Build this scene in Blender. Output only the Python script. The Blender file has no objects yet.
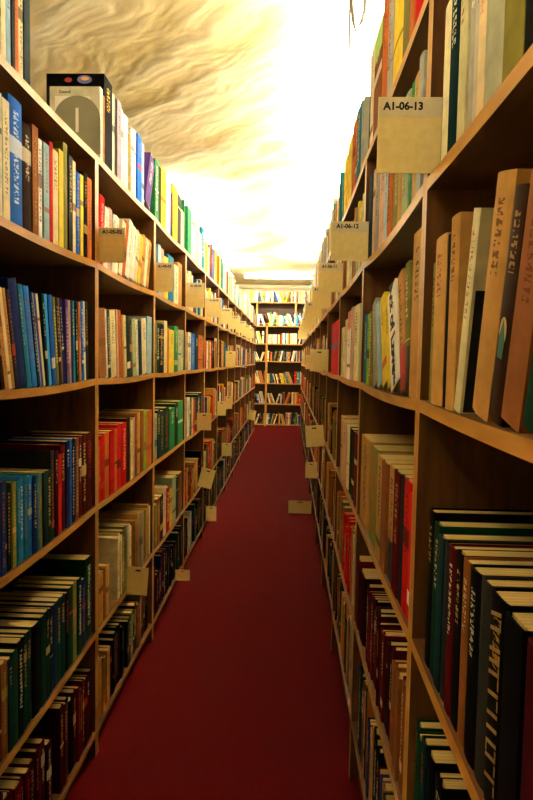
import bpy, math, random
from mathutils import Matrix, Vector
R_ = random.Random(11)
C = bpy.context.scene.collection
SC = bpy.context.scene

# ------------------------------------------------------------------ camera
CAM = (0.0, 0.0, 1.42)
FPX, PITCH, YAW, ROLL = 611.0, 0.0655, 0.0361, 0.0180
XL, XR = -0.660, 0.2335               # front faces of the left and right bookcases
cp, sp, cy, sy = math.cos(PITCH), math.sin(PITCH), math.cos(YAW), math.sin(YAW)
cr, sr = math.cos(ROLL), math.sin(ROLL)
fwd = Vector((-sy*cp, cy*cp, -sp)); rgt = Vector((cy, sy, 0)); up = rgt.cross(fwd)
r2 = cr*rgt + sr*up; u2 = cr*up - sr*rgt
cd = bpy.data.cameras.new('camera'); cam = bpy.data.objects.new('camera', cd); C.objects.link(cam)
cam.matrix_world = Matrix.Translation(CAM) @ Matrix((r2, u2, -fwd)).transposed().to_4x4()
cd.sensor_width = 36.0; cd.lens = FPX/800*36.0; cd.clip_start = 0.02
SC.camera = cam

def proj(x, y, z):
    d = Vector((x-CAM[0], y-CAM[1], z-CAM[2])); D = max(d.dot(fwd), 1e-3)
    return 266.5 + FPX*d.dot(r2)/D, 400 - FPX*d.dot(u2)/D
def y_on(px, x, z):
    """distance along the aisle of the point on a bookcase face that is seen in image column px"""
    lo, hi = 0.3, 20.0
    for _ in range(50):
        m = (lo+hi)/2
        u = proj(x, m, z)[0]
        if (u < px) == (x < 0): lo = m
        else: hi = m
    return (lo+hi)/2

# ------------------------------------------------------------------ materials
def lin(h):
    h = h.lstrip('#'); o = []
    for i in (0, 2, 4):
        c = int(h[i:i+2], 16)/255
        o.append(c/12.92 if c <= .04045 else ((c+.055)/1.055)**2.4)
    return tuple(o) + (1.0,)
def new_mat(name):
    m = bpy.data.materials.new(name); m.use_nodes = True
    nt = m.node_tree; return m, nt, nt.nodes['Principled BSDF']
def N(nt, t, **kw):
    n = nt.nodes.new(t)
    for k, v in kw.items():
        if k.startswith('i_'):
            key = k[2:]; n.inputs[int(key) if key.isdigit() else key].default_value = v
        else: setattr(n, k, v)
    return n
def L(nt, a, b): nt.links.new(a, b)
def ramp(nt, fac, stops):
    r = N(nt, 'ShaderNodeValToRGB'); e = r.color_ramp.elements
    while len(e) < len(stops): e.new(.5)
    for k, (p, c) in enumerate(stops): e[k].position = p; e[k].color = c
    L(nt, fac, r.inputs[0]); return r.outputs[0]
def math_n(nt, op, a, b=None):
    n = N(nt, 'ShaderNodeMath', operation=op)
    for i, v in enumerate((a, b)):
        if v is None: continue
        if isinstance(v, (int, float)): n.inputs[i].default_value = v
        else: L(nt, v, n.inputs[i])
    return n.outputs[0]

def noise_mat(name, c1, c2, scale, rough=.6, bump=0.0, stretch=(1, 1, 1), detail=4, lo=.3, hi=.7, bdist=.01, spec=.3):
    m, nt, b = new_mat(name)
    tc = N(nt, 'ShaderNodeTexCoord'); mp = N(nt, 'ShaderNodeMapping'); mp.inputs['Scale'].default_value = stretch
    L(nt, tc.outputs['Object'], mp.inputs[0])
    no = N(nt, 'ShaderNodeTexNoise', i_Scale=scale, i_Detail=detail); L(nt, mp.outputs[0], no.inputs['Vector'])
    L(nt, ramp(nt, no.outputs['Fac'], [(lo, lin(c1)), (hi, lin(c2))]), b.inputs['Base Color'])
    b.inputs['Roughness'].default_value = rough; b.inputs['Specular IOR Level'].default_value = spec
    if bump:
        bp = N(nt, 'ShaderNodeBump', i_Strength=bump, i_Distance=bdist)
        L(nt, no.outputs['Fac'], bp.inputs['Height']); L(nt, bp.outputs[0], b.inputs['Normal'])
    return m

M = {}
TUBE = 110.0
M['wood'] = noise_mat('oak_veneer_shaded', '462709', '643C14', 9, .5, .08, (6, 6, .7), 6)  # panel oak, darkened so the inner faces carry the shade in their colour
M['edge'] = noise_mat('oak_edge_lit', 'A8742C', 'C08C3E', 9, .45, .05, (5, 1, 5), 5)  # same oak made lighter: light on the front edges put into the colour
M['wood_shelf'] = noise_mat('oak_shelf_veneer_shaded', '4A2B0C', '684016', 9, .48, .08, (5, .6, 6), 6)  # shelf oak with the shade between shelves painted in
M['wood_back'] = noise_mat('oak_back_board_shaded', '2E1A09', '3E240E', 8, .6, .05, (4, 6, .6), 5)  # darkest oak, the gloom deep in the bays put into its colour
M['carpet'] = noise_mat('red_carpet', '360203', '520506', 260, .95, .6, (1, 1, 1), 3, .3, .7, .006, .05)
M['wall'] = noise_mat('cream_wall_paint', 'CDBE98', 'DACDAA', 3, .85, .05)
M['card'] = noise_mat('buff_card', 'E8D088', 'F0DE9E', 60, .8, .05)
M['paper'] = noise_mat('white_paper', 'D8CBA6', 'E2D8B8', 30, .8)
M['white_paper'] = noise_mat('bright_paper', 'F0EDE2', 'F6F4EC', 30, .8)
M['print'] = noise_mat('black_print', '0C0A0A', '161414', 30, .7)
M['metal_grey'] = noise_mat('grey_enamel', '77745C', '827F66', 20, .45)
M['lamp_white'] = noise_mat('white_enamel', 'E6DFC6', 'EFEAD6', 10, .4)
M['cord'] = noise_mat('olive_cord', '1C1404', '241A06', 30, .6)

def ceiling_mat():
    m, nt, b = new_mat('swept_plaster')
    tc = N(nt, 'ShaderNodeTexCoord')
    mp = N(nt, 'ShaderNodeMapping', vector_type='TEXTURE'); mp.inputs['Rotation'].default_value = (0, 0, math.radians(-43)); mp.inputs['Scale'].default_value = (1.7, .52, 1)
    L(nt, tc.outputs['Object'], mp.inputs[0])
    wob = N(nt, 'ShaderNodeTexNoise', i_Scale=1.3, i_Detail=2); L(nt, tc.outputs['Object'], wob.inputs['Vector'])
    mx = N(nt, 'ShaderNodeVectorMath', operation='MULTIPLY_ADD'); mx.inputs[1].default_value = (.9, .9, .9)
    L(nt, wob.outputs['Color'], mx.inputs[0]); L(nt, mp.outputs[0], mx.inputs[2])
    a = N(nt, 'ShaderNodeTexNoise', i_Scale=1.5, i_Detail=3, i_Roughness=.45); L(nt, mx.outputs[0], a.inputs['Vector'])
    f = N(nt, 'ShaderNodeTexNoise', i_Scale=9, i_Detail=5, i_Roughness=.6); L(nt, mx.outputs[0], f.inputs['Vector'])
    h = math_n(nt, 'ADD', a.outputs['Fac'], math_n(nt, 'MULTIPLY', f.outputs['Fac'], .05))
    L(nt, ramp(nt, a.outputs['Fac'], [(.36, lin('D9C78E')), (.62, lin('F0E6C2'))]), b.inputs['Base Color'])
    bp = N(nt, 'ShaderNodeBump', i_Strength=.6, i_Distance=.10); L(nt, h, bp.inputs['Height']); L(nt, bp.outputs[0], b.inputs['Normal'])
    b.inputs['Roughness'].default_value = .9; b.inputs['Specular IOR Level'].default_value = .1
    return m
M['ceiling'] = ceiling_mat()

def tube_mat(strength):
    m, nt, b = new_mat('lit_tube')
    b.inputs['Base Color'].default_value = (1, .95, .85, 1)
    b.inputs['Emission Color'].default_value = (1.0, .89, .69, 1); b.inputs['Emission Strength'].default_value = strength
    return m
M['tube'] = tube_mat(TUBE)
M['tube_dim'] = tube_mat(TUBE*.5); M['tube_near'] = tube_mat(TUBE*.68); M['opal'] = tube_mat(1.2); M['opal_side'] = tube_mat(.35)  # tube_dim and tube_near: tubes of the added unseen fill lights on the left

def cover_mat():
    """cloth / paper book covers; colour, ink and seed are stored on each book's mesh"""
    m, nt, b = new_mat('book_cover')
    col = N(nt, 'ShaderNodeAttribute', attribute_name='col').outputs['Color']
    ink = N(nt, 'ShaderNodeAttribute', attribute_name='ink').outputs['Color']
    seed = N(nt, 'ShaderNodeAttribute', attribute_name='seed').outputs['Fac']
    uv = N(nt, 'ShaderNodeUVMap', uv_map='UVMap').outputs[0]
    sx = N(nt, 'ShaderNodeSeparateXYZ'); L(nt, uv, sx.inputs[0]); u, v = sx.outputs[0], sx.outputs[1]
    def frac(k): return math_n(nt, 'FRACT', math_n(nt, 'MULTIPLY', seed, k))
    def between(x, a, c):
        return math_n(nt, 'MULTIPLY', math_n(nt, 'GREATER_THAN', x, a), math_n(nt, 'LESS_THAN', x, c))
    # lettering: broken marks in a strip running up the spine
    cv = N(nt, 'ShaderNodeCombineXYZ')
    L(nt, math_n(nt, 'MULTIPLY', u, 5.0), cv.inputs[0]); L(nt, math_n(nt, 'MULTIPLY', v, 60.0), cv.inputs[1]); L(nt, math_n(nt, 'MULTIPLY', seed, 91.0), cv.inputs[2])
    no = N(nt, 'ShaderNodeTexNoise', i_Scale=1.0, i_Detail=1.0); L(nt, cv.outputs[0], no.inputs['Vector'])
    mark = math_n(nt, 'MULTIPLY', math_n(nt, 'GREATER_THAN', no.outputs['Fac'], .49), math_n(nt, 'LESS_THAN', math_n(nt, 'FRACT', math_n(nt, 'MULTIPLY', v, 24.0)), .72))
    strip = math_n(nt, 'MULTIPLY', between(u, .32, .68), between(v, math_n(nt, 'ADD', math_n(nt, 'MULTIPLY', frac(7.3), .62), .08), .90))
    txt = math_n(nt, 'MULTIPLY', math_n(nt, 'MULTIPLY', mark, strip), math_n(nt, 'GREATER_THAN', frac(17.1), .22))
    # one printed band across the spine
    b0 = math_n(nt, 'ADD', math_n(nt, 'MULTIPLY', frac(31.7), .62), .12)
    band = math_n(nt, 'MULTIPLY', between(v, b0, math_n(nt, 'ADD', b0, math_n(nt, 'MULTIPLY', frac(5.9), .14))), math_n(nt, 'GREATER_THAN', u, -.5))
    band = math_n(nt, 'MULTIPLY', band, math_n(nt, 'GREATER_THAN', frac(47.3), .55))
    msk = math_n(nt, 'MINIMUM', math_n(nt, 'ADD', math_n(nt, 'MULTIPLY', txt, .8), math_n(nt, 'MULTIPLY', band, .75)), .85)
    # wear
    tc = N(nt, 'ShaderNodeTexCoord')
    w = N(nt, 'ShaderNodeTexNoise', i_Scale=28.0, i_Detail=4.0); L(nt, tc.outputs['Object'], w.inputs['Vector'])
    wv = ramp(nt, w.outputs['Fac'], [(.3, (.78, .78, .78, 1)), (.7, (1.08, 1.08, 1.08, 1))])
    m1 = N(nt, 'ShaderNodeMix', data_type='RGBA', blend_type='MULTIPLY', i_0=1.0); L(nt, col, m1.inputs['A']); L(nt, wv, m1.inputs['B'])
    m2 = N(nt, 'ShaderNodeMix', data_type='RGBA'); L(nt, msk, m2.inputs[0]); L(nt, m1.outputs['Result'], m2.inputs['A']); L(nt, ink, m2.inputs['B'])
    L(nt, m2.outputs['Result'], b.inputs['Base Color'])
    L(nt, math_n(nt, 'ADD', math_n(nt, 'MULTIPLY', frac(13.7), .3), .6), b.inputs['Roughness'])
    b.inputs['Specular IOR Level'].default_value = .03
    return m
M['cover'] = cover_mat()

def page_mat():
    m, nt, b = new_mat('book_pages')
    tc = N(nt, 'ShaderNodeTexCoord'); mp = N(nt, 'ShaderNodeMapping'); mp.inputs['Scale'].default_value = (2, 500, 2)
    L(nt, tc.outputs['Object'], mp.inputs[0])
    no = N(nt, 'ShaderNodeTexNoise', i_Scale=1.0, i_Detail=2.0); L(nt, mp.outputs[0], no.inputs['Vector'])
    L(nt, ramp(nt, no.outputs['Fac'], [(.3, lin('A88C50')), (.7, lin('D0B880'))]), b.inputs['Base Color'])
    b.inputs['Roughness'].default_value = .9; b.inputs['Specular IOR Level'].default_value = .1
    return m
M['pages'] = page_mat()

PAL = {'cream': 'E6D9AE', 'white': 'EFEBDD', 'tan': 'C08E4C', 'brown': '84502A', 'dark brown': '2E180C', 'orange': 'C4682E', 'red': 'C41A1C',
       'dark red': '560C10', 'maroon': '360A10', 'yellow': 'E4C83A', 'green': '2E8052', 'dark green': '0D301E', 'olive': '7C7638', 'teal': '187088',
       'dark teal': '0B2A2E', 'blue': '2062C4', 'navy': '12245E', 'light blue': '9CBED0', 'sky blue': '2C8CE0', 'purple': '56387A', 'grey': 'A8A698',
       'dark grey': '262628', 'black': '08080A', 'pink': 'D6AC94', 'lime green': '90BE36', 'pale green': 'ACBC92'}
DARK = {'brown', 'dark brown', 'red', 'dark red', 'maroon', 'green', 'dark green', 'teal', 'dark teal', 'blue', 'navy', 'purple', 'dark grey', 'black', 'sky blue', 'olive'}

# ------------------------------------------------------------------ mesh helpers
class MB:
    def __init__(s): s.v = []; s.f = []; s.m = []
    def add(s, vs, fs, mi=0):
        o = len(s.v); s.v += [tuple(p) for p in vs]; s.f += [tuple(i+o for i in f) for f in fs]; s.m += [mi]*len(fs); return s
    def box(s, x0, x1, y0, y1, z0, z1, mi=0):
        return s.add([(x0,y0,z0),(x1,y0,z0),(x1,y1,z0),(x0,y1,z0),(x0,y0,z1),(x1,y0,z1),(x1,y1,z1),(x0,y1,z1)],
                     [(0,3,2,1),(4,5,6,7),(0,1,5,4),(1,2,6,5),(2,3,7,6),(3,0,4,7)], mi)
    def prism(s, poly, y0, y1, mi=0):                      # polygon in x-z, counter-clockwise seen from -y, extruded along y
        n = len(poly)
        s.add([(x, y0, z) for x, z in poly] + [(x, y1, z) for x, z in poly],
              [tuple(range(n)), tuple(range(2*n-1, n-1, -1))] + [(i, i+n, (i+1) % n+n, (i+1) % n) for i in range(n)], mi); return s
    def tube(s, pts, r, n=10, mi=0):
        pts = [Vector(p) for p in pts]; rings = []
        for k, p in enumerate(pts):
            t = (pts[min(k+1, len(pts)-1)] - pts[max(k-1, 0)]).normalized()
            a = t.cross(Vector((0, 0, 1)) if abs(t.z) < .9 else Vector((1, 0, 0))).normalized(); b = t.cross(a)
            rings.append([p + r*(math.cos(2*math.pi*i/n)*a + math.sin(2*math.pi*i/n)*b) for i in range(n)])
        vs = [q for rg in rings for q in rg]; fs = []
        for k in range(len(pts)-1):
            for i in range(n): fs.append((k*n+i, k*n+(i+1) % n, (k+1)*n+(i+1) % n, (k+1)*n+i))
        fs += [tuple(range(n-1, -1, -1)), tuple((len(pts)-1)*n+i for i in range(n))]
        return s.add(vs, fs, mi)
    def mesh(s, name, mats):
        me = bpy.data.meshes.new(name); me.from_pydata(s.v, [], s.f); me.update()
        for m in (mats if isinstance(mats, (list, tuple)) else [mats]): me.materials.append(m)
        if any(s.m): me.polygons.foreach_set('material_index', s.m)
        return me
    def build(s, name, mats, parent=None):
        return link(name, s.mesh(name, mats), parent)
def link(name, me, parent=None):
    o = bpy.data.objects.new(name, me); C.objects.link(o)
    if parent: o.parent = parent
    return o
def bevel(o, w, seg=2):
    m = o.modifiers.new('bevel', 'BEVEL'); m.width = w; m.segments = seg; m.limit_method = 'ANGLE'; return o
def thing(name, label, cat, loc=(0, 0, 0), rz=0.0, group=None):
    o = bpy.data.objects.new(name, None); C.objects.link(o); o.empty_display_size = .05
    o.location = loc; o.rotation_euler = (0, 0, rz); tag(o, label, cat, group); return o
def tag(o, label, cat, group=None):
    o['label'] = label; o['category'] = cat
    if group: o['group'] = group
    return o
def struct(o): o['kind'] = 'structure'; return o
def text_mesh(body, size, extr=.0004, bold=0.0):
    cu = bpy.data.curves.new('lettering', 'FONT'); cu.body = body; cu.size = size; cu.extrude = extr; cu.offset = bold
    cu.align_x = 'CENTER'; cu.align_y = 'CENTER'; cu.resolution_u = 3
    ob = bpy.data.objects.new('lettering', cu); C.objects.link(ob)
    dg = bpy.context.evaluated_depsgraph_get(); dg.update()
    me = bpy.data.meshes.new_from_object(ob.evaluated_get(dg), depsgraph=dg)
    bpy.data.objects.remove(ob); bpy.data.curves.remove(cu)
    me.materials.clear(); me.materials.append(M['print']); return me

# ------------------------------------------------------------------ room shell
CZ, YB, YF, WXL, WXR = 3.14, 14.2, -1.6, -3.4, 3.1
def wallbox(name, a, m): return struct(MB().box(*a).build(name, m))
wallbox('floor', (WXL, WXR, YF, YB, -.1, 0), M['carpet'])
wallbox('ceiling', (WXL, WXR, YF, YB, CZ, CZ+.1), M['ceiling'])
wallbox('wall_left', (WXL-.1, WXL, YF, YB, 0, CZ), M['wall'])
wallbox('wall_right', (WXR, WXR+.1, YF, YB, 0, CZ), M['wall'])
wallbox('wall_far', (WXL, WXR, YB, YB+.1, 0, CZ), M['wall'])
wallbox('wall_near', (WXL, WXR, YF-.1, YF, 0, CZ), M['wall'])
bevel(wallbox('trim_1', (WXL, WXR, YB-.07, YB, CZ-.09, CZ), M['wall']), .03, 3)
wallbox('baseboard_far', (WXL, WXR, YB-.02, YB, 0, .1), M['wall'])

# ------------------------------------------------------------------ bookcases
ZL = [2.097, 1.742, 1.346, .905, .456, .095]
ZR = [2.083, 1.741, 1.354, .918, .556, .210]
Y0 = {'L': 2.078, 'R': 1.111}; W = {'L': .892, 'R': .904}
UN = {'L': list(range(-1, 11)), 'R': list(range(-1, 12))}        # bay numbers, -1 is the nearest
DEPTH, PT, ST = .30, .018, .022
def sag_amp(side, bay, lv):
    if lv == 5: return 0.0
    return {('R', 0, 1): .016, ('L', -1, 1): .010, ('L', 0, 1): .010, ('R', -1, 2): .006}.get((side, bay, lv), .005 + .005*((bay*7+lv*3) % 4)/3)
def sag(side, bay, lv, t): return sag_amp(side, bay, lv)*4*t*(1-t)
def shelf_mesh(w, amp, d=DEPTH):
    mb = MB(); n = 10; vs = []; fs = []
    for i in range(n+1):
        t = i/n; y = -w/2 + w*t; z = -amp*4*t*(1-t)
        vs += [(0, y, z), (-d, y, z), (-d, y, z-ST), (0, y, z-ST)]
    for i in range(n):
        a = 4*i; b = a+4
        fs += [(a, b, b+1, a+1), (a+1, b+1, b+2, a+2), (a+2, b+2, b+3, a+3), (a+3, b+3, b, a)]
    fs += [(0, 1, 2, 3), (4*n+3, 4*n+2, 4*n+1, 4*n)]
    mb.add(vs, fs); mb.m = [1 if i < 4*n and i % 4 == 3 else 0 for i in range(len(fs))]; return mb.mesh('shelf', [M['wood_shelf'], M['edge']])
ORD = ['first', 'second', 'third', 'fourth', 'fifth', 'sixth', 'seventh', 'eighth', 'ninth', 'tenth', 'eleventh', 'twelfth', 'thirteenth', 'fourteenth', 'fifteenth',
       'sixteenth', 'seventeenth', 'eighteenth', 'nineteenth', 'twentieth', 'twenty-first', 'twenty-second', 'twenty-third', 'twenty-fourth', 'twenty-fifth']
PANELS = {}
def bookcase(key, w, levels, depth, loc, rz, label, group, amps):
    """front face at local x = 0, carcass towards -x, width along y"""
    t = thing('bookcase', label, 'bookcase', loc, rz, group)
    top = levels[0]; iw = w - 2*PT
    if key not in PANELS:
        def side(a, b):
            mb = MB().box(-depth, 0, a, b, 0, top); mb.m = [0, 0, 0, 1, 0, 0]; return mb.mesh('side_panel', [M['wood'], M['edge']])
        PANELS[key] = (side(-w/2, -w/2+PT), side(w/2-PT, w/2),
                       MB().box(-depth, -depth+.008, -iw/2, iw/2, 0, top-ST).mesh('back_panel', M['wood_back']),
                       MB().box(-.05, -.03, -iw/2, iw/2, 0, levels[-1]-ST).mesh('plinth', M['wood_back']))
    a, b, c, d = PANELS[key]
    link('side_panel', a, t); link('side_panel', b, t); link('back_panel', c, t); link('plinth', d, t)
    for i, z in enumerate(levels):
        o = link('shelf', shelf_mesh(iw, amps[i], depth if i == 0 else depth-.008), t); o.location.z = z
    return t
def case_phrase(side, bay):
    s = 'left' if side == 'L' else 'right'
    return ('nearest %s bookcase' % s) if bay == -1 else ('%s %s bookcase' % (ORD[bay+1], s))
for side in 'LR':
    for k in UN[side]:
        w = W[side]; yc = Y0[side] + (k+.5)*w
        s = 'left' if side == 'L' else 'right'
        lab = ('oak veneer bookcase nearest the camera on the %s of the aisle' % s) if k == -1 else \
              ('oak veneer bookcase, %s from the camera along the %s of the aisle' % (ORD[k+1], s))
        if k == UN[side][-1]: lab = 'oak veneer bookcase at the far end of the %s row' % s
        bookcase(side, w-.0008, ZL if side == 'L' else ZR, DEPTH, (XL if side == 'L' else XR, yc, 0), 0 if side == 'L' else math.pi, lab,
                 'bookcases along the %s of the aisle' % s, [sag_amp(side, k, i) for i in range(6)])
# the cases that close the aisle: a low pair facing the camera and taller ones behind them
YE, YT = 13.02, 13.62
EZ = [2.15, 1.77, 1.40, .93, .49, .05]
ENDX = [(-1.42, -.49), (-.49, .44)]
TZ = [2.70, 2.24, 1.78, 1.3, .8, .3]
TALLX = [(-1.60, -.74), (-.74, .12), (.12, .98)]
for (a, b), lab in zip(ENDX, ('lower end bookcase on the left, half hidden behind the left row', 'lower end bookcase in the middle, closing off the red aisle')):
    bookcase('E', .9292, EZ, .28, ((a+b)/2, YE, 0), -math.pi/2, lab, 'bookcases across the far end', [.004]*6)
for (a, b), lab in zip(TALLX, ('taller back bookcase at far left above the lower end case', 'taller back bookcase in the centre above the lower end cases', 'taller back bookcase at far right above the right row')):
    bookcase('T', .8592, TZ, .28, ((a+b)/2, YT, 0), -math.pi/2, lab, 'tall bookcases against the far wall', [.004]*6)

# ------------------------------------------------------------------ books: list every book first
BOOKS = []
def add_book(side, bay, lv, yc, t, h, d, col, lean=0.0, rec=.008, **kw):
    sd = R_.random()
    while side == 'R' and bay == -1 and ((sd*47.3) % 1 > .55 or (sd*7.3) % 1 < .6): sd = R_.random()   # the nearest spines carry no bands, only short titles
    BOOKS.append(dict(side=side, bay=bay, lv=lv, yc=yc, t=t, h=h, d=d, col=col, lean=lean, rec=rec, seed=sd, **kw))
def bay_range(side, bay): 
    a = Y0[side] + bay*W[side]; return a, a + W[side]
HAND = {}
def row(side, bay, lv, start, toks, lean=0.0):
    """hand-read rows: (image column where the spine ends at its foot, colour, height, options); converted to metres along the shelf"""
    HAND[(side, bay, lv)] = True
    x = XL - .0055 if side == 'L' else XR + .0055; z = (ZL if side == 'L' else ZR)[lv]
    pos = [y_on(start, x, z)]
    for tk in toks: pos.append(y_on(tk[0], x, z))
    lo, hi = bay_range(side, bay); lo += PT+.002; hi -= PT+.002
    for i, tk in enumerate(toks):
        if tk[1] is None: continue
        a, b = sorted((pos[i], pos[i+1])); o = dict(tk[3]) if len(tk) > 3 else {}
        a = max(a, lo); b = min(b, hi)
        if b-a < .006: continue
        ln = math.radians(o.pop('lean', lean)); t = (b-a)*math.cos(ln) - .0006
        add_book(side, bay, lv, (a+b)/2, t, tk[2], o.pop('d', .17 + R_.random()*.03), tk[1], ln, o.pop('rec', .003 + R_.random()*.005), **o)
P = {
 'light': ['cream', 'white', 'white', 'cream', 'tan', 'yellow', 'light blue', 'pale green', 'orange', 'yellow', 'green', 'teal', 'grey', 'blue', 'brown', 'cream'],
 'mixed': ['cream', 'white', 'tan', 'brown', 'red', 'dark red', 'olive', 'yellow', 'green', 'teal', 'blue', 'navy', 'black', 'grey', 'orange', 'cream', 'tan', 'dark green', 'brown', 'dark teal'],
 'warm': ['tan', 'brown', 'cream', 'dark red', 'red', 'tan', 'dark brown', 'olive', 'orange', 'tan', 'brown', 'dark green', 'black'],
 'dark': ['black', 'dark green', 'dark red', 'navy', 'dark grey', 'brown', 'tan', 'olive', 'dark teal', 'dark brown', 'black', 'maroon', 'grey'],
 'maroon': ['maroon', 'dark red', 'maroon', 'brown', 'dark red', 'dark brown', 'black', 'maroon'],
 'greydull': ['cream', 'tan', 'grey', 'olive', 'cream', 'tan', 'cream', 'brown'],
 'greens': ['dark green', 'green', 'dark teal', 'dark green', 'green', 'dark green', 'grey', 'olive'],
 'deep': ['black', 'dark green', 'black', 'dark teal', 'dark grey', 'black', 'navy', 'dark red', 'dark brown'],
 'journal': ['teal', 'blue', 'navy', 'dark teal', 'olive', 'blue'],
}
def fill(side, bay, lv, pal, lo=None, hi=None, tmin=.018, tmax=.045, hmin=.20, hmax=.27, leanp=.12, runp=.35):
    a, b = bay_range(side, bay)
    a = a + PT + .006 if lo is None else lo; b = b - PT - .006 if hi is None else hi
    y = a; cur = None; gaplast = 0
    hb = R_.uniform(hmin, hmax); col = R_.choice(P[pal])
    while True:
        if R_.random() > runp: col = R_.choice(P[pal])
        if R_.random() < .35: hb = R_.uniform(hmin, hmax)
        h = min(hmax, max(hmin, hb + R_.uniform(-.012, .012))); t = R_.uniform(tmin, tmax)*R_.choice([.8, 1, 1, 1.25])
        ln = 0.0
        if R_.random() < leanp: ln = math.radians(R_.choice([6, 9, 12, -7]))
        if ln < 0: y += h*math.sin(-ln)
        w = t/math.cos(ln); ext = h*math.sin(ln) if ln > 0 else 0
        if y + w + ext > b: break
        add_book(side, bay, lv, y + w/2, t-.0006, h, .15 + .04*R_.random(), col, ln, .003 + R_.random()*.010)
        y += w + ext + (.0 if R_.random() < .97 else R_.uniform(.02, .07))

# --- left, nearest bookcase
row('L', -1, 0, -4, [(2, 'grey', .29), (6.5, 'cream', .29), (11.6, 'light blue', .28), (15, 'black', .3), (20, 'orange', .29), (24.8, 'cream', .29), (31, 'dark teal', .31)])
row('L', -1, 1, -6, [(3, 'white', 0.277), (10, 'cream', 0.272), (23.5, 'blue', 0.297, {'ink': 'D8E4F0', 'label': 'thick blue hardback with pale lettering, second shelf of nearest left bookcase'}), (33, 'dark brown', 0.262), (39, 'brown', 0.277), (44, 'white', 0.257),
    (49.5, 'light blue', 0.257), (53, 'red', 0.272), (60, 'cream', 0.262), (64.5, 'yellow', 0.277), (69, 'olive', 0.307), (73, 'black', 0.282), (76.5, 'cream', 0.277), (80, 'blue', 0.252), (83, 'yellow', 0.252), (87.5, 'black', 0.267), (92.6, 'orange', 0.262)])
row('L', -1, 2, -4, [(1, 'dark grey', .25), (5, 'dark brown', .24), (9, 'tan', .245), (12, 'cream', .24), (15.5, 'tan', .24), (19, 'dark grey', .24), (27, 'navy', .268, {'ink': 'C8D4E4'}),
    (30, 'teal', .262), (32.5, 'sky blue', .262), (35, 'blue', .262), (38, 'sky blue', .262), (40.5, 'navy', .25), (42.5, 'light blue', .25), (44.5, 'purple', .25), (47, 'cream', .25)], -12)
row('L', -1, 2, 47, [(49.5, 'dark teal', .252), (53, 'sky blue', .252), (57, 'blue', .252), (59.5, 'olive', .25), (62, 'dark brown', .25), (64.5, 'brown', .25), (67, 'navy', .25)], -8)
row('L', -1, 2, 67, [(69.5, 'purple', .25), (71.5, 'pink', .25), (74, 'navy', .25), (77, 'teal', .25), (79, 'dark green', .25), (81, 'orange', .25), (82.6, 'white', .25), (85, 'blue', .255), (87, 'cream', .255), (89.6, 'dark grey', .255)], -3)
row('L', -1, 3, -4, [(2, 'navy', .222), (6, 'navy', .222), (8, 'dark teal', .222), (13, 'black', .212), (17, 'olive', .212), (21, 'teal', .212), (25, 'blue', .215), (29, 'teal', .215), (33, 'blue', .21), (37, 'navy', .205),
    (40, 'teal', .205), (43, 'olive', .205), (47, 'dark teal', .205), (51.5, 'dark green', .205), (55, 'dark grey', .255, {'d': .27}), (59, 'maroon', .25), (62, 'red', .235), (66.5, 'dark red', .26), (70, 'navy', .265), (73, 'blue', .265),
    (76, 'navy', .265), (79, 'brown', .262), (82, 'dark red', .262), (87, 'maroon', .262), (92.3, 'dark red', .262)])
row('L', -1, 4, -4, [(3, 'dark red', .225), (8.5, 'brown', .235), (13, 'dark teal', .232), (18, 'dark green', .24), (24, 'black', .25, {'d': .22}), (28, 'dark green', .25), (33, 'dark teal', .25), (41, 'black', .252), (46, 'dark green', .255), (50, 'dark teal', .255),
    (54, 'black', .25), (58, 'navy', .25), (62, 'dark green', .25), (66, 'dark teal', .25), (70, 'black', .245), (74, 'dark green', .25), (78, 'olive', .25), (82, 'dark green', .25), (86.5, 'navy', .23), (93, 'dark green', .285)])
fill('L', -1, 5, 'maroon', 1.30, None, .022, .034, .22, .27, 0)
# --- left, second bookcase
row('L', 0, 0, 99.8, [(102.4, 'grey', .245, {'cover_label': True, 'hex': 'CFCBBB', 'd': .175, 'label': 'grey boxed volume with white cover label behind the round bookend'}),
    (104.2, 'orange', .23, {'d': .16}), (112.4, 'black', .312, {'emblem': True, 'd': .205, 'ink': 'E0C040', 'label': 'large black atlas with coloured emblem standing behind grey boxed volume'}),
    (114.6, 'cream', .29), (117, 'dark teal', .29), (121, 'grey', .295, {'hex': '968690'}), (124, 'white', .285), (128, 'white', .28), (130.6, 'olive', .23), (134, 'white', .265), (137, 'light blue', .28), (141.2, 'blue', .28), (144.2, 'light blue', .27),
    (149.4, 'purple', .265, {'lean': 24, 'label': 'leaning purple hardback on top of the second left bookcase'})])
row('L', 0, 1, 98.4, [(103.5, 'red', .24), (107.5, 'white', .215), (111.5, 'pink', .225), (114.5, 'white', .215), (118, 'white', .22)], 6)
row('L', 0, 1, 118.4, [(122, 'cream', .225), (125.5, 'orange', .235), (130, 'white', .25), (134, 'white', .235), (137.4, 'cream', .235), (140, 'yellow', .23), (143, 'tan', .235), (145.6, 'cream', .23), (148.2, 'tan', .23)], 17)
row('L', 0, 2, 97.6, [(105, 'brown', .245, {'ink': '5A3A20'}), (107.6, 'white', .25), (111, 'dark teal', .25), (117, 'cream', .255), (119, 'pink', .265), (122, 'orange', .265), (124, 'tan', .25, {'sticker': 1}), (127, 'cream', .25), (130.6, 'dark green', .245, {'sticker': 1}),
    (133, 'dark brown', .24), (136.5, 'pale green', .245), (138.6, 'white', .245), (143, 'dark teal', .24), (147.5, 'cream', .255), (152.6, 'light blue', .27, {'lean': 0, 'ink': '6A86A0'})], -6)
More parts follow.
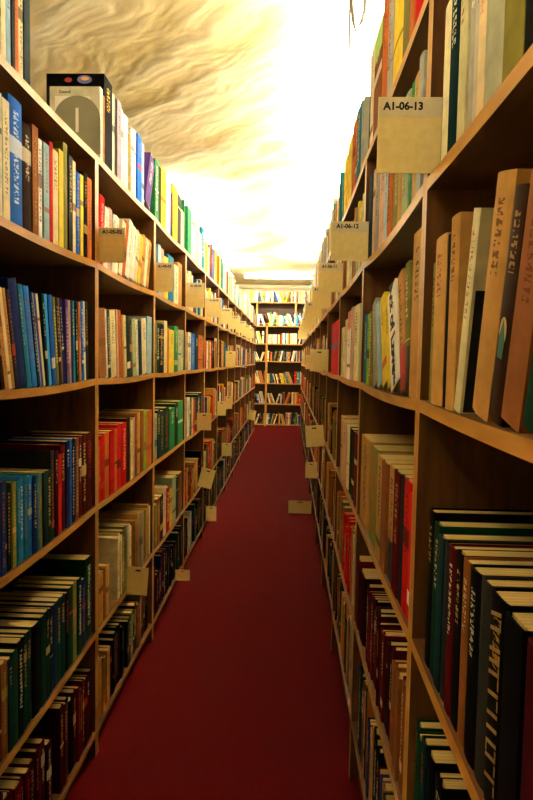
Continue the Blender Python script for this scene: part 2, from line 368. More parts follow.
row('L', 0, 3, 97.8, [(100, 'red', .222), (105, 'red', .236), (110, 'orange', .24), (115, 'red', .242), (117.8, 'orange', .242), (122, 'red', .256), (127, 'red', .256), (131, 'dark brown', .268), (133, 'cream', .255), (135, 'pink', .262), (138, 'brown', .27), (141, 'tan', .275),
    (143.8, 'brown', .275), (146.2, 'lime green', .275), (152.4, 'orange', .265)])
row('L', 0, 4, 98.4, [(102.5, 'tan', .19), (106, 'brown', .18), (109, 'tan', .19)])
fill('L', 0, 4, 'greydull', 2.36, None, .018, .03, .235, .27, .05)
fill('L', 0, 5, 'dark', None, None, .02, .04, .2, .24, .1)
# --- left, third and fourth
row('L', 1, 0, 154.4, [(158.4, 'green', .285), (161.4, 'dark brown', .28), (166.2, 'yellow', .3), (170.4, 'white', .27), (172.4, 'navy', .24), (177, 'yellow', .3), (181, 'black', .285, {'ink': 'D8C860'}), (184, 'cream', .22), (187, 'green', .3)])
row('L', 1, 1, 158, [(161, 'light blue', .25), (164, 'pink', .245), (168, 'yellow', .22), (174, 'teal', .25), (178, 'cream', .22), (182, 'tan', .25)])
row('L', 1, 2, 154.6, [(156.6, 'olive', .25), (159, 'dark green', .25), (164.4, 'black', .255, {'ink': 'C8A050'}), (167.4, 'cream', .28), (169.4, 'orange', .245), (174.5, 'yellow', .24), (178, 'green', .265), (181, 'grey', .25), (183.4, 'pale green', .25), (185.6, 'dark teal', .25)])
row('L', 1, 3, 154.6, [(157, 'grey', .235), (160, 'dark teal', .25), (164, 'dark green', .24), (169.5, 'dark green', .25), (174.5, 'green', .235), (178, 'dark green', .25), (183.4, 'green', .255)])
row('L', 1, 4, 154.6, [(157, 'olive', .22), (160, 'brown', .24), (163, 'maroon', .24), (166.4, 'cream', .27, {'d': .2}), (169.4, 'red', .25), (172.4, 'yellow', .22), (176, 'pale green', .275), (179, 'dark green', .25), (182.6, 'brown', .25)])
row('L', 2, 2, 188, [(190.8, 'cream', .25), (195, 'blue', .25), (198, 'dark teal', .25), (202, 'orange', .25), (205.2, 'brown', .245)])
row('L', 2, 3, 187, [(189.6, 'white', .26), (191.4, 'dark grey', .26), (193, 'cream', .25), (195, 'red', .24), (197, 'dark green', .245), (200, 'dark teal', .26), (202.4, 'dark green', .26), (204.4, 'red', .25)])
row('L', 2, 0, 187.6, [(191, 'green', .3), (195, 'white', .22), (199, 'cream', .27), (201.4, 'white', .24), (204, 'teal', .3), (206, 'white', .26)])
# --- right, nearest bookcase
row('R', -1, 1, 437.6, [(446, 'cream', .25, {'ink': '3A3424'}), (456, 'dark teal', .27), (463.5, 'cream', .265, {'hex': 'C8BE8C'}), (471, 'grey', .27, {'ink': 'F0EAE0'}), (475, 'grey', .262, {'hex': 'D0CCC0'}), (482.5, 'cream', .262, {'ink': 'C85A30', 'hex': 'DCC8A0'}), (501, 'grey', .28, {'hex': 'A4A284', 'ink': '4A5448', 'lean': 0}),
    (522, 'olive', .28, {'ink': '5A5428'}), (560, 'black', .28)])
row('R', -1, 2, 426.4, [(430, 'olive', .235), (440.5, 'tan', .27, {'ink': '8A3A20'}), (444.5, 'black', .265, {'ink': 'C8B080'}), (453, 'tan', .285, {'ink': '5A3A18'})])
row('R', -1, 2, 453.2, [(459.5, 'cream', .275, { 'jacket': True, 'ink': '9A3A28', 'label': 'cream spined book with black lower cover leaning on the tan books'}), (469, None, 0), (485, 'tan', .29, {'ink': '4A2A14', 'label': 'thick tan hardback with dark lettering, tallest leaning book of nearest right bookcase'}),
    (499, 'dark brown', .262, {'emblem2': True, 'ink': '8A6A3A', 'label': 'dark brown hardback with green and cream spine emblem, nearest right bookcase'}), (518, 'brown', .262, {'ink': '5A2A14'}), (540, 'dark green', .24), (580, 'brown', .25)], -13)
row('R', -1, 3, 423, [(428, 'black', .262), (433, 'dark green', .25), (438, 'dark teal', .24), (443, 'dark grey', .24), (449, 'dark red', .245), (455, 'black', .248), (462, 'brown', .248), (472, 'black', .25), (481, 'dark grey', .25), (497, 'black', .25, {'bigink': True, 'ink': 'B08A48',
    'label': 'black hardback with big gold slanting spine letters, fourth shelf at right'}), (514, 'black', .245, {'ink': '4A5A38'}), (530, 'maroon', .24), (556, 'dark teal', .24)])
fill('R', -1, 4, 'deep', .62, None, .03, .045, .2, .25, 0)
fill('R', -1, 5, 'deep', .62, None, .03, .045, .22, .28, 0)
row('R', -1, 0, 424, [(440, 'red', .3), (460, 'brown', .28)])
# --- right, second bookcase
row('R', 0, 0, 363.6, [(366.6, 'orange', .25), (369.4, 'dark green', .29), (372.4, 'cream', .3), (380, 'brown', .3, {'cap': '8CC030', 'label': 'brown book with lime green spine top above the right shelves'}), (386, 'orange', .335), (391, 'grey', .33),
    (400.6, 'yellow', .34, {'ink': '7A6420'}), (408, 'olive', .3), (412, 'orange', .3), (420.6, 'red', .3)])
row('R', 0, 1, 367.4, [(370.4, 'dark teal', .255), (373.4, 'pink', .25), (377, 'grey', .25), (383, 'pink', .25), (386, 'light blue', .25), (391, 'orange', .25), (397, 'olive', .25), (401, 'tan', .25), (407, 'pale green', .255), (411, 'green', .255), (415, 'tan', .25), (419.4, 'grey', .265)])
row('R', 0, 2, 363, [(365.4, 'teal', .215), (368, 'lime green', .215), (369.8, 'olive', .22)], 0)
row('R', 0, 2, 374.6, [(378.2, 'grey', .245, {'lean': 16}), (381.0, 'light blue', .24, {'lean': 20})], 13)
row('R', 0, 2, 380.4, [(385.6, 'yellow', .245, {'lean': 22, 'ink': 'C83A18', 'label': 'yellow paperback with red lettering leaning beside the white paperback'}), (390.4, 'yellow', .238, {'lean': 22, 'ink': '2A2410', 'label': 'yellow paperback leaning directly against the white titled paperback'}),
    (399, 'white', .245, {'lean': 22, 'ink': 'EFEBDD', 'title': 'Act of Love', 'label': 'white paperback titled Act of Love leaning on third shelf of the right wall'}),
    (405, 'tan', .268, {'lean': 18, 'foot': 'A81818', 'label': 'tan book with red spine foot leaning beside Act of Love'}), (409.6, 'olive', .272, {'lean': 9, 'foot': '18180F', 'label': 'yellow olive book with black spine foot, leaning, third shelf right'}),
    (418.5, 'tan', .315, {'lean': 0, 'label': 'tallest tan book beside the near upright, third shelf of second right bookcase'})])
row('R', 0, 3, 357, [(367, 'tan', .27), (374, 'olive', .27), (380, 'tan', .265), (384.6, 'brown', .265), (391, 'tan', .268, {'foot': '140F0A'}), (396.4, 'dark red', .27), (400.6, 'dark grey', .27), (406, 'red', .27), (413, 'red', .252, {'sticker': 1})])
row('R', 0, 4, 352, [(358, 'dark red', .225), (362, 'maroon', .21)])
fill('R', 0, 4, 'maroon', 1.13, 1.80, .018, .034, .2, .225, 0)
fill('R', 0, 5, 'dark', None, None, .02, .035, .2, .27, .05)
# --- right, third bookcase
row('R', 1, 0, 341, [(343, 'green', .26), (346.4, 'yellow', .25), (350, 'yellow', .28), (353, 'orange', .3), (356, 'brown', .3), (360, 'teal', .27), (362.6, 'grey', .25)])
row('R', 1, 2, 340.8, [(343.4, 'cream', .22), (346, 'cream', .25), (349, 'white', .275, {'cap': 'D0603A'}), (352, 'pink', .28), (356.6, 'cream', .275), (360, 'pale green', .265)])
row('R', 1, 3, 339, [(341.6, 'tan', .26), (345, 'pink', .255), (347.4, 'cream', .25), (350, 'dark green', .25), (353, 'dark brown', .25), (355.6, 'dark red', .255)])
row('R', 2, 2, 331, [(337.6, 'red', .275, {'ink': '3A6AA0', 'd': .2, 'label': 'thick red volume beside a buff card, third shelf of fourth right bookcase'})])

# --- everything further along is filled by kind of shelf
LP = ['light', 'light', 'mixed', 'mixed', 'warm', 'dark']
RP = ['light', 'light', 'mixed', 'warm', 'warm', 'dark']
for side, pals in (('L', LP), ('R', RP)):
    for k in UN[side]:
        for lv in range(6):
            if (side, k, lv) in HAND or (side, k, lv) in (('L', -1, 5), ('L', 0, 5), ('R', -1, 4), ('R', -1, 5), ('R', 0, 5)): continue
            far = k > 3
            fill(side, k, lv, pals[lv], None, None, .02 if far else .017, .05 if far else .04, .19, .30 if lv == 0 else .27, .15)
a, b = bay_range('L', -1)
for lv in range(5): fill('L', -1, lv, LP[lv], 1.21, 1.345)
a, b = bay_range('R', -1)
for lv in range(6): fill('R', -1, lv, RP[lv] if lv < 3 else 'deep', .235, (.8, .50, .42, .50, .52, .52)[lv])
def fill_end(side, ci, lv, x0, x1, pal, frac):
    y = x0 + PT + .006; b = x1 - PT - .006
    n0 = len(BOOKS); h = R_.uniform(.19, .26); ln = 0
    while y < b - .05:
        if R_.random() < .25: h = R_.uniform(.19, .26)
        if R_.random() < .3: ln = math.radians(R_.choice([0, 0, 12, 18, -14, -22]))
        t = R_.uniform(.022, .04)
        if ln < 0 and (len(BOOKS) == n0 or BOOKS[-1]['lean'] >= 0): y += h*math.sin(-ln)
        w = t/math.cos(ln)
        if y + w + (h*math.sin(ln) if ln > 0 else 0) > b: ln = 0; w = t
        if y + w > b: break
        if R_.random() < frac: add_book(side, ci, lv, y + w/2, t-.0006, h, .17, R_.choice(P[pal]), ln, .01)
        nl = ln
        y += w
        if ln > 0 and R_.random() < .3: y += h*math.sin(ln); ln = 0
for ci, (a, b) in enumerate(ENDX):
    for lv in range(6): fill_end('E', ci, lv, a, b, 'light' if lv < 2 else 'mixed', .97)
for ci, (a, b) in enumerate(TALLX):
    fill_end('T', ci, 0, a, b, 'light', .97)
    for lv in (1, 2): fill_end('T', ci, lv, a, b, 'mixed', .9)

# ------------------------------------------------------------------ no book may stand inside its neighbour
def quad(b):
    ln, t, h = b['lean'], b['t'], b['h']; lift = t/2*abs(math.sin(ln))
    return [(b['yc'] + y*math.cos(ln) + z*math.sin(ln), lift - y*math.sin(ln) + z*math.cos(ln)) for y, z in ((-t/2, 0), (t/2, 0), (t/2, h), (-t/2, h))]
def depth_in(A, B):
    best = 9
    for P_ in (A, B):
        for i in range(4):
            ex, ez = P_[(i+1) % 4][0]-P_[i][0], P_[(i+1) % 4][1]-P_[i][1]; l = math.hypot(ex, ez); nx, nz = ez/l, -ex/l
            a = [p[0]*nx+p[1]*nz for p in A]; b = [p[0]*nx+p[1]*nz for p in B]
            best = min(best, max(a)-min(b), max(b)-min(a))
    return best
def settle():
    shelves = {}
    for b in BOOKS: shelves.setdefault((b['side'], b['bay'], b['lv']), []).append(b)
    keep = []
    for (side, bay, lv), l in shelves.items():
        if side in 'LR': lo, hi = bay_range(side, bay)
        else: lo, hi = (ENDX if side == 'E' else TALLX)[bay]
        lo += PT; hi -= PT
        if lv == 0: lo -= .3; hi += .3
        l.sort(key=lambda b: b['yc']); done = []
        for b in l:
            for _ in range(60):
                q = quad(b)
                if min(p[0] for p in q) >= lo and all(depth_in(q, quad(o)) <= .0015 for o in done[-5:]): break
                b['yc'] += .002
            else: continue
            if max(p[0] for p in quad(b)) > hi + .0005: continue
            done.append(b)
        keep += done
    BOOKS[:] = keep
settle()

# ------------------------------------------------------------------ books: meshes
def profile(t, soft):
    bl = min(.003, .06*t) if not soft else .0006
    n = 7; out = []
    for i in range(n):
        u = i/(n-1); out.append((-bl + bl*(1-(2*u-1)**2)**.75, -t/2 + t*u))
    return out, bl
def cover_geo(bk, lo=False):
    t, h, d = bk['t'], bk['h'], bk['d']; bt = min(.0024, t*.16); soft = bk['soft']
    if lo: arc = [(-.001, -t/2), (0, -t*.25), (0, t*.25), (-.001, t/2)]
    else: arc, _ = profile(t, soft)
    outer = [(-d, -t/2)] + arc + [(-d, t/2)]
    inner = [(-d, -t/2+bt)] + [(x-bt*1.2, max(-t/2+bt, min(t/2-bt, y))) for x, y in arc] + [(-d, t/2-bt)]
    n = len(outer); V = []; F = []; U = []
    for ring in (outer, inner):
        for z in (0, h): V += [(x, y, z) for x, y in ring]
    O0, O1, I0, I1 = 0, n, 2*n, 3*n
    for i in range(n-1):
        sp = 1 <= i < n-2
        u0, u1 = ((i-1)/(n-3), i/(n-3)) if sp else (-1, -1)
        F.append((O0+i, O0+i+1, O1+i+1, O1+i)); U.append([(u0, 0), (u1, 0), (u1, 1), (u0, 1)])
        F.append((I0+i+1, I0+i, I1+i, I1+i+1)); U.append([(-1, 0)]*4)
        F.append((O1+i, O1+i+1, I1+i+1, I1+i)); U.append([(-1, 0)]*4)
        F.append((O0+i+1, O0+i, I0+i, I0+i+1)); U.append([(-1, 0)]*4)
    F.append((O0, O1, I1, I0)); U.append([(-1, 0)]*4)
    F.append((O0+n-1, I0+n-1, I1+n-1, O1+n-1)); U.append([(-1, 0)]*4)
    return V, F, U
def page_geo(bk):
    t, h, d = bk['t'], bk['h'], bk['d']; bt = min(.0024, t*.16); g = .0003; tr = .0005 if bk['soft'] else .0035
    x0, x1, y0, y1 = -d + (.0005 if bk['soft'] else .004), -.0075, -t/2+bt+g, t/2-bt-g
    z0, z1 = tr, h-tr
    return ([(x0,y0,z0),(x1,y0,z0),(x1,y1,z0),(x0,y1,z0),(x0,y0,z1),(x1,y0,z1),(x1,y1,z1),(x0,y1,z1)], [(0,3,2,1),(4,5,6,7),(0,1,5,4),(1,2,6,5),(2,3,7,6),(3,0,4,7)])
def jit(c, k): return tuple(min(1, max(0, v*k)) for v in c[:3]) + (1.0,)
def colours(bk):
    r = random.Random(int(bk['seed']*1e6)); c = lin(bk.get('hex', PAL[bk['col']])); k = r.uniform(.82, 1.15)
    c = (min(1, c[0]*k*r.uniform(.94, 1.06)), min(1, c[1]*k), min(1, c[2]*k*r.uniform(.9, 1.1)), 1.0)
    if 'ink' in bk: i = lin(bk['ink'])
    elif bk['col'] in DARK: i = lin(r.choice(['C8A860', 'D8CCA8', 'E0D8C0', 'A88848', 'B04030', '1A1A1A']))
    else: i = lin(r.choice(['2A2420', '6A2018', '28345A', '5A4020', '1E3A2A', '8A5030']))
    return c, i
def set_attrs(me, cols, inks, seeds, uvs):
    """per-vertex arrays and per-loop uv"""
    for nm, arr in (('col', cols), ('ink', inks)):
        a = me.attributes.new(nm, 'FLOAT_COLOR', 'POINT'); a.data.foreach_set('color', [v for c in arr for v in c])
    a = me.attributes.new('seed', 'FLOAT', 'POINT'); a.data.foreach_set('value', seeds)
    l = me.uv_layers.new(name='UVMap'); l.data.foreach_set('uv', [v for q in uvs for v in q])
CASEW = {'E': ENDX, 'T': TALLX}
def place(bk):
    s = bk['side']; ln = bk['lean']; lift = bk['t']/2*abs(math.sin(ln)); y = bk['yc']
    if s in 'LR':
        lo, hi = bay_range(s, bk['bay']); t = min(1, max(0, (y-lo-PT)/(hi-lo-2*PT)))
        zz = (ZL if s == 'L' else ZR)[bk['lv']] - sag(s, bk['bay'], bk['lv'], t) + lift + .0004
        if s == 'L': return (XL-bk['rec'], y, zz), (-ln, 0, 0)
        return (XR+bk['rec'], y, zz), (ln, 0, math.pi)
    a, b = CASEW[s][bk['bay']]; t = min(1, max(0, (y-a-PT)/(b-a-2*PT)))
    zz = (EZ if s == 'E' else TZ)[bk['lv']] - .004*4*t*(1-t) + lift + .0004
    return (y, (YE if s == 'E' else YT)+bk['rec'], zz), (-ln, 0, -math.pi/2)
def mat_of(bk):
    loc, rot = place(bk)
    return Matrix.Translation(loc) @ Matrix.Rotation(rot[2], 4, 'Z') @ Matrix.Rotation(rot[0], 4, 'X')
def area(bk):
    m = mat_of(bk); t, h = bk['t'], bk['h']
    if m.translation.y < .3: return 0, False
    ps = [proj(*(m @ Vector(p))) for p in ((0, -t/2, 0), (0, t/2, 0), (0, t/2, h), (0, -t/2, h))]
    xs = [p[0] for p in ps]; ys = [p[1] for p in ps]
    w = max(0, min(533, max(xs)) - max(0, min(xs))); hh = max(0, min(800, max(ys)) - max(0, min(ys)))
    sh = abs(sum(ps[i][0]*ps[(i+1) % 4][1] - ps[(i+1) % 4][0]*ps[i][1] for i in range(4)))/2
    bb = (max(xs)-min(xs))*(max(ys)-min(ys)) + 1e-6
    return sh*(w*hh)/bb, w*hh > 3
for bk in BOOKS:
    bk['soft'] = bk['seed'] < .35 or bk['t'] < .016 or 'title' in bk
    bk['area'], bk['vis'] = area(bk)
BOOKS.sort(key=lambda b: -b['area'])
NEAR = 300
solo, rest = [b for b in BOOKS[:NEAR] if b['vis']], BOOKS[NEAR:] + [b for b in BOOKS[:NEAR] if not b['vis']]

# labels: colour + which one of that colour counted from the far upright of its shelf
SHELF = ['top', 'second', 'third', 'fourth', 'fifth', 'bottom']
rows = {}
for bk in BOOKS:
    if bk['vis']: rows.setdefault((bk['side'], bk['bay'], bk['lv']), []).append(bk)
for key, bs in rows.items():
    bs.sort(key=lambda b: -b['yc'])
    kinds, trios = {}, {}
    for i, b in enumerate(bs):
        kinds.setdefault(b['col'], []).append(b)
        nb = sorted((bs[i-1]['col'], bs[i+1]['col'])) if 0 < i < len(bs)-1 else None
        b['trio'] = (b['col'],) + tuple(nb) if nb else None; trios[b['trio']] = trios.get(b['trio'], 0) + 1
    for c, l in kinds.items():
        for i, b in enumerate(l):
            side, bay, lv = key
            if side in 'LR': where = '%s shelf of %s' % (SHELF[lv], case_phrase(side, bay))
            else: where = '%s shelf of %s end bookcase' % (SHELF[lv], ('left' if bay == 0 else 'middle') if side == 'E' else 'tall')
            if len(l) == 1: b['auto'] = 'only %s book on the %s' % (c, where)
            elif b['trio'] and trios[b['trio']] == 1:
                p, q = b['trio'][1:]
                b['auto'] = ('%s book between two %s ones, %s' % (c, p, where)) if p == q else ('%s book between %s and %s ones, %s' % (c, p, q, where))
            else: b['auto'] = '%s %s book from the far end, %s' % (ORD[min(i, 24)], c, where)
            b['grp'] = 'books on the ' + where
def spine_patch(bk, z0, z1, u0, u1, off=.0005):
    t = bk['t']; arc, _ = profile(t, bk['soft']); n = 8; vs = []; fs = []
    def at(u):
        f = u*(len(arc)-1); i = min(int(f), len(arc)-2); g = f-i
        return (arc[i][0]*(1-g)+arc[i+1][0]*g, arc[i][1]*(1-g)+arc[i+1][1]*g)
    for k in range(n+1):
        x, y = at(u0+(u1-u0)*k/n); vs += [(x+off, y, z0), (x+off, y, z1), (x-.0002, y, z1), (x-.0002, y, z0)]
    for k in range(n):
        a = 4*k; b = a+4; fs += [(a, b, b+1, a+1), (a+1, b+1, b+2, a+2), (a+3, a, b, b+3)[::-1]]
    fs += [(0, 1, 2, 3), (4*n+3, 4*n+2, 4*n+1, 4*n)]
    return MB().add(vs, fs)
FLAT = {}
def flat(hexc, nm='printed_colour'):
    if hexc not in FLAT: FLAT[hexc] = noise_mat(nm + '_' + str(len(FLAT)), hexc, hexc, 20, .5)
    return FLAT[hexc]
def make_book(bk):
    loc, rot = place(bk)
    r = thing('book', bk.get('label', bk.get('auto', 'book')), 'book', loc, 0, bk.get('grp')); r.rotation_euler = rot
    V, F, U = cover_geo(bk); me = bpy.data.meshes.new('cover'); me.from_pydata(V, [], F); me.update(); me.materials.append(M['cover'])
    c, i = colours(bk); sd = bk['seed']
    if 'title' in bk: i = c
    set_attrs(me, [c]*len(V), [i]*len(V), [sd]*len(V), [q for f in U for q in f]); link('cover', me, r)
    V, F = page_geo(bk); me = bpy.data.meshes.new('page_block'); me.from_pydata(V, [], F); me.update(); me.materials.append(M['pages']); link('page_block', me, r)
    t, h, d = bk['t'], bk['h'], bk['d']
    near = -1 if bk['side'] == 'L' else 1                        # local y of the cover that faces the camera
    if bk.get('sticker'): spine_patch(bk, .035, .062, .06, .94).build('spine_label', M['white_paper'], r)
    if 'foot' in bk: spine_patch(bk, .0006, h*.36, .02, .98).build('spine_foot', flat(bk['foot']), r)
    if 'cap' in bk: spine_patch(bk, h*.74, h-.0004, .02, .98).build('spine_top', flat(bk['cap']), r)
    if 'title' in bk:
        me = text_mesh(bk['title'], .048, .0003, .0016); o = link('spine_title', me, r)
        o.matrix_local = Matrix.Translation((.0006, 0, h*.60)) @ Matrix((((0, 0, 1), (0, 1, 0), (-1, 0, 0)))).to_4x4() @ Matrix.Diagonal((1, 1.45, 1, 1))
        me = text_mesh('Tade Olla', .026, .0003, .0006); o = link('spine_author', me, r)
        o.matrix_local = Matrix.Translation((.0006, 0, h*.22)) @ Matrix((((0, 0, 1), (0, 1, 0), (-1, 0, 0)))).to_4x4() @ Matrix.Diagonal((1, 1.3, 1, 1))
    if bk.get('jacket'):
        y = near*(t/2+.0004); MB().box(-d+.002, -.006, min(y, near*t/2), max(y, near*t/2), .002, h*.62).build('jacket_panel', M['print'], r)['label'] = 'black lower part of the cover'
    if bk.get('cover_label'):
        y = near*(t/2+.0006); MB().box(-d+.018, -.035, min(y, near*t/2), max(y, near*t/2), h*.25, h*.87).build('cover_label', M['white_paper'], r)['label'] = 'white label'
        me = text_mesh('Council', .013, .0003, .0003); o = link('cover_title', me, r)
        o.matrix_local = Matrix.Translation((-d*.70, y-.0002*0+near*.0002, h*.925)) @ Matrix.Rotation(math.pi/2, 4, 'X')
    if bk.get('emblem'):
        y = near*(t/2+.0006)
        for cx, cz, rx, rz, hx, nm in ((-d*.62, h*.93, .013, .008, 'B83020', 'red_mark'), (-d*.34, h*.935, .026, .014, '6A70B8', 'blue_emblem'), (-d*.33, h*.945, .015, .006, 'D8A050', 'gold_emblem')):
            off = y + near*(.0003 if nm == 'gold_emblem' else 0)
            MB().prism([(cx+rx*math.cos(k*math.pi/10), cz+rz*math.sin(k*math.pi/10)) for k in range(20)], min(off, near*t/2), max(off, near*t/2)).build(nm, flat(hx), r)
    if bk.get('emblem2'):
        mb = MB(); n = 14; zc, rad = h*.40, t*.24
        mb.add([(.0006, 0, zc)] + [(.0006, rad*math.cos(2*math.pi*k/n), zc+rad*1.5*math.sin(2*math.pi*k/n)) for k in range(n)], [(0, k+1, (k+1) % n+1) for k in range(n)])
        mb.build('spine_emblem', flat('C8A868'), r)
        mb = MB(); mb.add([(.0010, -.008, zc-.030), (.0010, .008, zc-.030), (.0010, .010, zc-.008), (.0010, 0, zc+.016), (.0010, -.010, zc-.008)], [(0, 1, 2, 3, 4)]); mb.build('spine_figure', flat('1E5A48'), r)
    if bk.get('bigink'):
        g = M['gold'] if 'gold' in M else M.setdefault('gold', noise_mat('gold_foil', '8A6A34', 'A8844A', 60, .5))
        mb = MB(); rr = random.Random(5); z = h*.93
        while z > h*.16:                                            # big italic strokes down the spine, too dark in the photo to read
            q = rr.choice([0, 1, 1, 2]); y0, y1 = -t*.30, t*.30
            mb.add([(.0007, y0, z-.010), (.0007, y0, z-.005), (.0007, y1, z+.004), (.0007, y1, z-.001)], [(0, 3, 2, 1)])
            if q: mb.add([(.0007, y1-.004, z-.004), (.0007, y1, z-.004), (.0007, y1, z-.017), (.0007, y1-.004, z-.017)], [(0, 3, 2, 1)])
            if q == 2: mb.add([(.0007, y0, z-.006), (.0007, y0+.004, z-.006), (.0007, y0+.004, z-.02), (.0007, y0, z-.02)], [(0, 3, 2, 1)])
            z -= rr.choice([.014, .017, .017, .024])
        mb.build('spine_lettering', g, r)
    return r
for bk in solo: make_book(bk)

# the many hundreds of further books: one mesh
V, F, MI, CO, IN, SD, UV = [], [], [], [], [], [], []
for bk in rest:
    m = mat_of(bk); c, i = colours(bk)
    v, f, u = cover_geo(bk, lo=True); o = len(V)
    V += [tuple(m @ Vector(p)) for p in v]; F += [tuple(k+o for k in q) for q in f]; MI += [0]*len(f); UV += [q for g in u for q in g]
    CO += [c]*len(v); IN += [i]*len(v); SD += [bk['seed']]*len(v)
    v, f = page_geo(bk); o = len(V)
    V += [tuple(m @ Vector(p)) for p in v]; F += [tuple(k+o for k in q) for q in f]; MI += [1]*len(f); UV += [(-1, 0)]*(4*len(f))
    CO += [c]*len(v); IN += [i]*len(v); SD += [0.0]*len(v)
me = bpy.data.meshes.new('books'); me.from_pydata(V, [], F); me.update(); me.materials.append(M['cover']); me.materials.append(M['pages'])
me.polygons.foreach_set('material_index', MI); set_attrs(me, CO, IN, SD, UV)
o = link('books', me); tag(o, 'the many further books of every colour filling the shelves down the aisle', 'books'); o['kind'] = 'stuff'

# ------------------------------------------------------------------ shelf cards
def sign(side, y, z0, w, h, code=None, inside=.028, tilt=0.0, yaw=0.0, label='', brown=False, name='shelf_card'):
    s = 1 if side == 'L' else -1                                    # towards the aisle
    t = thing(name, label, 'sign', ((XL if side == 'L' else XR), y, z0), 0, 'shelf marker cards along the %s shelves' % ('left' if side == 'L' else 'right'))
    t.rotation_euler = (0, math.radians(tilt), math.radians(yaw))
    x0, x1 = sorted((-s*inside + s*.001*(inside <= 0), s*w)); mid = (x0+x1)/2
    cw = .0016
    bevel(MB().box(x0, x1, -cw/2, cw/2, 0, h).build('card', M['card'], t), .0005, 1)
    if inside <= 0: MB().box(*sorted((s*.0008, s*.0022)), cw/2, .022, .0, .02).build('fixing_tab', M['card'], t)
    if code:
        pl = MB().box(x0+.001, x1-.001, -cw/2-.0005, -cw/2, h*.74, h-.001).build('paper_label', M['paper'], t)
        me = text_mesh(code, min(.0185, w*.20), .0002, .0007); o = link('printed_code', me, pl)
        o.matrix_local = Matrix.Translation((s*w*.52, -cw/2-.0007, h*.875)) @ Matrix.Rotation(math.pi/2, 4, 'X')
    else:
        MB().box(mid-w*.12, mid+w*.12, -cw/2-.0005, -cw/2, h*.84, h*.90).build('printed_line', M['print'], t)
    return t
CARD = 'buff shelf card '
sign('L', 2.078+PT+.003, ZL[1]+.001, .090, .118, 'A1-05-02', .034, label='buff card printed A1-05-02, nearest left card on the second shelf')
for k in range(1, 9):
    y = 2.078 + .892*k + PT + .003
    lb = 'buff shelf card on second left shelf, %s beyond the A1-05-02 card' % ORD[k-1]
    sign('L', y, ZL[1]+.001, (.085, .115, .125, .125, .12, .125, .12, .12)[k-1], (.140, .155, .15, .145, .14, .14, .14, .14)[k-1], 'A1-05-%02d' % (k+2), .02, label=lb)
sign('L', 6.30, ZL[2]-.002, .105, .16, None, 0, label='buff card sticking out from the third left shelf, halfway down')
sign('L', 4.38, ZL[3]-.001, .105, .125, None, 0, label='buff card on fourth left shelf, in front of dark green books')
sign('L', 5.62, ZL[3]-.006, .082, .13, None, 0, label='second buff card along the fourth left shelf')
sign('L', 6.36, ZL[3]-.004, .072, .135, None, 0, label='third buff card along the fourth left shelf, close behind the second')
sign('L', 6.06, ZL[4]-.004, .10, .13, None, 0, label='buff card upright on fifth left shelf, halfway down the aisle')
sign('L', 4.43, ZL[4]+.03, .105, .145, None, 0, tilt=14, label='tilted buff card hanging askew on the fifth left shelf')
sign('L', 9.9, ZL[4]-.004, .11, .16, None, 0, tilt=12, label='farthest buff card low on the left near the end case')
sign('L', 4.92, ZL[5]-.004, .088, .125, None, 0, label='lowest buff card standing at the bottom left shelf')
sign('L', 2.46, ZL[4]-.016, .088, .118, None, 0, tilt=4, label='dim brown card low on the second left bookcase')
sign('L', 3.58, ZL[5]-.010, .088, .066, None, 0, label='small dim card at the bottom of third left bookcase')
sign('R', 1.111-PT-.003, ZR[1]+.006, .089, .128, 'A1-06-13', .020, label='big nearest buff card printed A1-06-13 on the right')
sign('R', 2.015-PT-.003, ZR[1]+.001, .108, .124, 'A1-06-12', .014, label='buff card printed A1-06-12 on the right, second shelf')
for k in range(2, 10):
    y = 1.111 + .904*k - PT - .003
    sign('R', y, ZR[1]+.001, (.105, .10, .115, .105, .11, .11, .11, .11)[k-2], (.135, .132, .12, .12, .13, .13, .13, .13)[k-2], 'A1-06-%02d' % (13-k), .012,
         label='buff card on second right shelf, %s beyond the A1-06-12 card' % ORD[k-2])
sign('R', 3.823-PT-.003, ZR[2]+.001, .105, .136, None, .008, label='buff card on third right shelf beside thick red volume')
sign('R', 4.727-PT-.003, ZR[2]+.001, .11, .11, None, .008, label='buff card on third right shelf, partly behind a nearer card')
sign('R', 3.85, ZR[3]-.035, .115, .135, None, 0, tilt=-5, label='tilted buff card on the fourth right shelf')
sign('R', 4.70, ZR[4]-.045, .092, .125, None, 0, label='buff card hanging at the fifth right shelf edge')
sign('R', 5.60, .004, .215, .118, None, 0, label='wide buff card standing out over the red carpet')
p = MB().box(-.02, .12, -.09, .09, 0, .0008).build('sheet_of_paper', M['white_paper']); p.location = (XL+.012, 7.55, ZL[2]-.012); p.rotation_euler = (0, math.radians(6), 0)
tag(p, 'white paper sheet poking out of the third left shelf', 'paper')

# ------------------------------------------------------------------ round-topped bookend on the second left bookcase
be = thing('bookend', 'grey round-topped metal bookend with a slot on top of left bookcase', 'bookend', (XL-.066, 2.0765, ZL[0]+.0008))
r, zc, sw, s0, s1 = .079, .112, .0055, .072, .152
def arc(a0, a1, n=14): return [(r*math.cos(a0+(a1-a0)*i/n), zc+r*math.sin(a0+(a1-a0)*i/n)) for i in range(n+1)]
aR = math.acos(sw/r)
mb = MB()
mb.prism([(sw, 0), (r, 0)] + arc(0, aR), -.0012, 0); mb.prism([(-r, 0), (-sw, 0)] + arc(math.pi-aR, math.pi), -.0012, 0)
mb.prism([(-sw, s1), (sw, s1)] + arc(aR, math.pi-aR, 4), -.0012, 0); mb.prism([(-sw, 0), (sw, 0), (sw, s0), (-sw, s0)], -.0012, 0)
mb.build('plate', M['metal_grey'], be)
MB().box(-sw, sw, 0, .0012, s0, s1).build('slot_backing', M['white_paper'], be)['label'] = 'white strip showing through the slot'
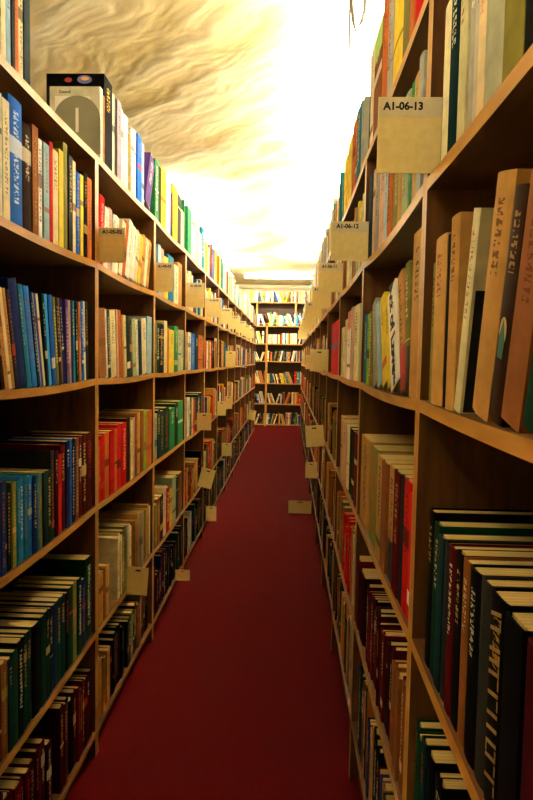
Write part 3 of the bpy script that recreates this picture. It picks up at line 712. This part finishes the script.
MB().box(-.06, .06, -.10, -.0012, 0, .0012).build('foot', M['metal_grey'], be)

# ------------------------------------------------------------------ hanging fluorescent fittings, plus added fill lights on the left
LAMPX, LAMPZ = .50, 2.80
def uplight(y0, l, lab, x=LAMPX, rz=0.0, strength='tube', z=LAMPZ):
    """pendant trough: tubes shining up at the ceiling, a dim opal strip below"""
    t = thing('fluorescent_fitting', lab, 'lamp', (x, y0, z), rz, 'fluorescent fittings hung from the ceiling')
    for s in (-1, 1):
        mb = MB(); mb.prism([(s*.020, 0), (s*.075, .075), (s*.078, .075), (s*.023, -.003)][::-s], .004, l-.004); mb.build('reflector_side', M['opal_side'], t)
        MB().tube([(s*.032, .03, .120), (s*.032, l-.03, .120)], .013, 12).build('tube', M[strength], t)
    MB().box(-.0195, .0195, .004, l-.004, -.003, .003).build('opal_strip', M['opal'], t)
    for y in (0, l-.004): MB().prism([(-.022, -.004), (.022, -.004), (.078, .075), (-.078, .075)], y, y+.004).build('end_cap', M['lamp_white'], t)
    for y in (.15, l-.15): MB().tube([(0, y, .0), (0, y, CZ-z)], .004, 8).build('suspension_cord', M['cord'], t)
    return t
for i, a in enumerate((1.90, 3.70, 5.50, 7.30, 9.10)):
    uplight(a, 1.5, 'white hanging trough light, %s along the aisle over the right bookcases' % ['nearest', 'second', 'third', 'fourth', 'farthest'][i])
uplight(-.25, 1.2, 'added unseen trough fill light above the nearest left bookcase', -1.0, 0, 'tube_near')  # out-of-view lamp, added to brighten the cards and right-hand spines
for i, a in enumerate((6.0, 8.0, 10.0)):
    uplight(a, 1.5, 'added unseen trough fill light, %s over the left bookcases' % ['middle', 'further', 'farthest'][i], -1.1, 0, 'tube_dim')  # hidden row, added to throw light on the right spines and far end
def batten(x, y, l, lab):
    """plain twin tube fitting screwed to the ceiling, running across the room"""
    t = thing('fluorescent_batten', lab, 'lamp', (x, y, CZ-.062), -math.pi/2)
    MB().box(-.05, .05, 0, l, .02, .062).build('gear_box', M['lamp_white'], t)
    for s in (-1, 1): MB().tube([(s*.03, .03, .0), (s*.03, l-.03, .0)], .013, 12).build('tube', M['tube'], t)
    for q in (.02, l-.026): MB().box(-.05, .05, q, q+.006, -.016, .02).build('lamp_holder', M['lamp_white'], t)
batten(-.95, 12.45, 1.5, 'white twin tube ceiling batten across the far cross aisle')

# ------------------------------------------------------------------ loops of cable hanging from the ceiling above the right bookcases
hc = thing('hanging_cable', 'thin olive cable looping down from the ceiling above the right bookcases', 'cable', (.262, 2.72, CZ))
loop = [(.030, 0, 0), (.030, 0, -.16), (.029, 0, -.225), (.018, 0, -.27), (-.008, 0, -.312), (-.018, 0, -.27), (-.028, 0, -.2), (-.030, 0, 0)]
MB().tube(loop, .0075, 8).build('loop', M['cord'], hc)
MB().tube([(-.034, .01, 0), (-.034, .01, -.2), (-.032, .01, -.39)], .004, 8).build('loose_end', M['cord'], hc)

# ------------------------------------------------------------------ world and colour management
w = bpy.data.worlds.new('world'); SC.world = w; w.use_nodes = True
w.node_tree.nodes['Background'].inputs[0].default_value = (0, 0, 0, 1)
vs = SC.view_settings; vs.view_transform = 'Standard'; vs.look = 'None'; vs.gamma = 1.0; vs.use_curve_mapping = False
vs.exposure = 1.42
print('books', len(BOOKS), 'solo', len(solo), 'smallest solo area', solo[-1]['area'])
